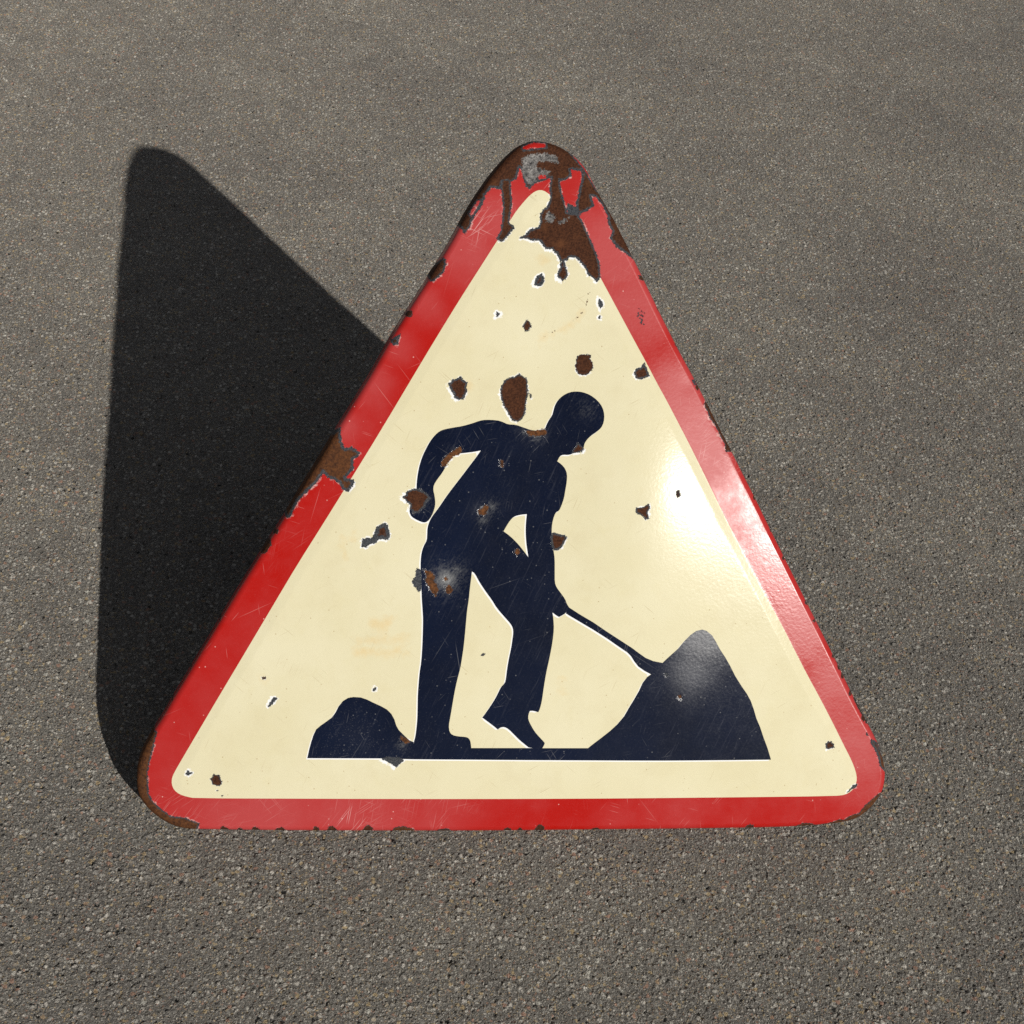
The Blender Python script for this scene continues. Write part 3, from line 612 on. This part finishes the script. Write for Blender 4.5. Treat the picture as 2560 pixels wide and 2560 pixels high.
root = bpy.data.objects.new('warning_sign', None); col.objects.link(root)
root.empty_display_size = .1
root.matrix_world = Matrix(((1, 0, 0, 0), (0, M_W[1, 1], M_W[1, 2], 0), (0, M_W[2, 1], M_W[2, 2], 0), (0, 0, 0, 1)))
root['label'] = 'weathered triangular enamel roadworks sign with red border and digging worker, leaning on the asphalt'
root['category'] = 'road sign'
SH = np.array([GZ[0], GZ[1], GZ[2]])

def region(name, idx, mat, parent, label=None):
    T_ = FT[reg == idx]; u, inv = np.unique(T_, return_inverse=True); F = inv.reshape(T_.shape)
    V = np.column_stack([FV[u], FZ[u]]) - SH
    a = V[F[:, 1]] - V[F[:, 0]]; b = V[F[:, 2]] - V[F[:, 0]]; flip = (a[:, 0] * b[:, 1] - a[:, 1] * b[:, 0]) < 0
    F[flip] = F[flip][:, ::-1]
    o = mesh_obj(name, V, F, mat, parent, {k: v[u] for k, v in FF.items()}, FN[u])
    if label: o['label'] = label
    return o
face = region('face_panel', 1, M_CREAM, root)
region('border', 0, M_RED, root)
region('worker_silhouette', 2, M_NAVY, face)
region('shovel_silhouette', 3, M_NAVY, face)
region('earth_pile', 4, M_NAVY, face, 'small low navy earth pile behind the worker')
region('earth_pile', 5, M_NAVY, face, 'large pointed navy earth pile at the shovel')
region('ground_strip', 6, M_NAVY, face)

# ------------------------------------------------------------------ rim: rolled bend and flange
def rim():
    n = len(outer_full); rows = []; nr = []; z0 = relief(flat_edge)
    a = np.roll(flat_edge, 1, 0); b = np.roll(flat_edge, -1, 0); t = b - a; t /= np.linalg.norm(t, axis=1)[:, None]
    out = np.stack([t[:, 1], -t[:, 0]], 1)
    # knocks along the rim
    kn = np.zeros(n)
    for px, w, d in [((775, 1165), .016, -.0022), ((1075, 680), .012, .002), ((1650, 780), .01, -.001), ((1745, 955), .008, -.002), ((1500, 480), .012, -.001)]:
        cc = on_sign([px])[0]; kn += d * np.exp(-((outer_full - cc) ** 2).sum(1) / (w * w))
    def row(off, dz, nx, nz):
        rows.append(np.column_stack([flat_edge + out * off[:, None], z0 + dz])); nr.append(np.column_stack([out * nx, np.full(n, nz)]))
    one = np.ones(n)
    for k in range(0, 9):
        th = math.pi / 2 * k / 8
        row(one * BEND * math.sin(th), -BEND * (1 - math.cos(th)), math.sin(th), math.cos(th))
    k_ = np.clip(flat_edge[:, 1] / .15, 0, 1); k_ = k_ * k_ * (3 - 2 * k_)
    z_end = (1 - k_) * np.minimum(GZ[2], z0 - .013) + k_ * (z0 - .032)       # the lower edge is trued to the ground line
    for k in range(1, 9):
        s = k / 8; dz = -BEND + (z_end - z0 + BEND) * s
        row(one * (BEND + .0015 * s) + kn * math.sin(math.pi * s), dz, 1, 0.05)
    # the bottom length must stand on the ground: settle its last row on the contact line
    last = rows[-1]; rise = np.clip((z0 - BEND - z_end) * .25, .0004, .008)
    for dd in (-.0026,):
        rows.append(np.column_stack([last[:, :2] + out * dd, last[:, 2]])); nr.append(np.column_stack([out * 0, -one]))
    for k in range(1, 4):
        q = rows[len(rows) - 1]; rows.append(np.column_stack([q[:, :2] - out * .0004, q[:, 2] + rise])); nr.append(np.column_stack([-out, one * 0]))
    V = np.vstack(rows) - SH; N = np.vstack(nr); m = len(rows)
    F = [(r * n + i, (r + 1) * n + i, (r + 1) * n + (i + 1) % n, r * n + (i + 1) % n) for r in range(m - 1) for i in range(n)]
    f = fields(V[:, :2] + SH[:2])
    deep = np.repeat(np.arange(m), n)
    # flange: bare streaks low down
    fl = np.clip((deep - 9) / 6., 0, 1)
    f['core'] = np.where(deep > 9, np.minimum(f['core'], 6 - 5.2 * fl), f['core']); f['chip'] = np.where(deep > 9, np.minimum(f['chip'], 5 - 5.4 * fl), f['chip'])
    o = mesh_obj('rim', V, F, M_RED, root, f, N)
    return V
rimV = rim()
# back sheet, 2 mm behind the face
def back():
    u = resample(offset(outer_full, -.004), .012); g = []
    lo, hi = u.min(0), u.max(0)
    gx, gy = np.meshgrid(np.arange(lo[0], hi[0], .02), np.arange(lo[1], hi[1], .02)); P = np.stack([gx.ravel(), gy.ravel()], 1); P = P[inside(P, offset(u, -.006))]
    n = len(u); r = delaunay_2d_cdt([Vector(v) for v in u] + [Vector(v) for v in P], [(i, (i + 1) % n) for i in range(n)], [], 1, 1e-7)
    V = np.array([tuple(v) for v in r[0]]); Z = relief(V) - .0045
    mesh_obj('back_panel', np.column_stack([V, Z]) - SH, [list(f)[::-1] for f in r[2]], M_STEEL, root)
back()
# hinged rear stay that holds the sign at its lean, wholly behind the plate
def stay():
    bm = bmesh.new()
    top = to_world([0.02, .44, -.030]); foot = np.array([0.05, top[1] + .10, .006])
    d = Vector(foot - top); L = d.length; q = d.to_track_quat('Z', 'Y')
    for off in (-.035, .035):
        r = bmesh.ops.create_cube(bm, size=1, matrix=Matrix.LocRotScale(Vector((top + foot) / 2) + Vector((off, 0, 0)), q, Vector((.004, .018, L))))
    bmesh.ops.create_cube(bm, size=1, matrix=Matrix.LocRotScale(Vector(foot) + Vector((0, 0, .002)), None, Vector((.088, .02, .014))))
    bmesh.ops.create_cube(bm, size=1, matrix=Matrix.LocRotScale(Vector(top), q, Vector((.02, .088, .02)) if False else Vector((.088, .02, .02))))
    bm.transform(root.matrix_world.inverted())
    me = bpy.data.meshes.new('rear_stay'); bm.to_mesh(me); bm.free(); me.materials.append(M_STEEL)
    o = bpy.data.objects.new('rear_stay', me); col.objects.link(o); o.parent = root
stay()
bpy.context.view_layer.update()
rw = (np.asarray(root.matrix_world)[:3, :3] @ rimV.T).T
print('lowest rim', rw[:, 2].min())
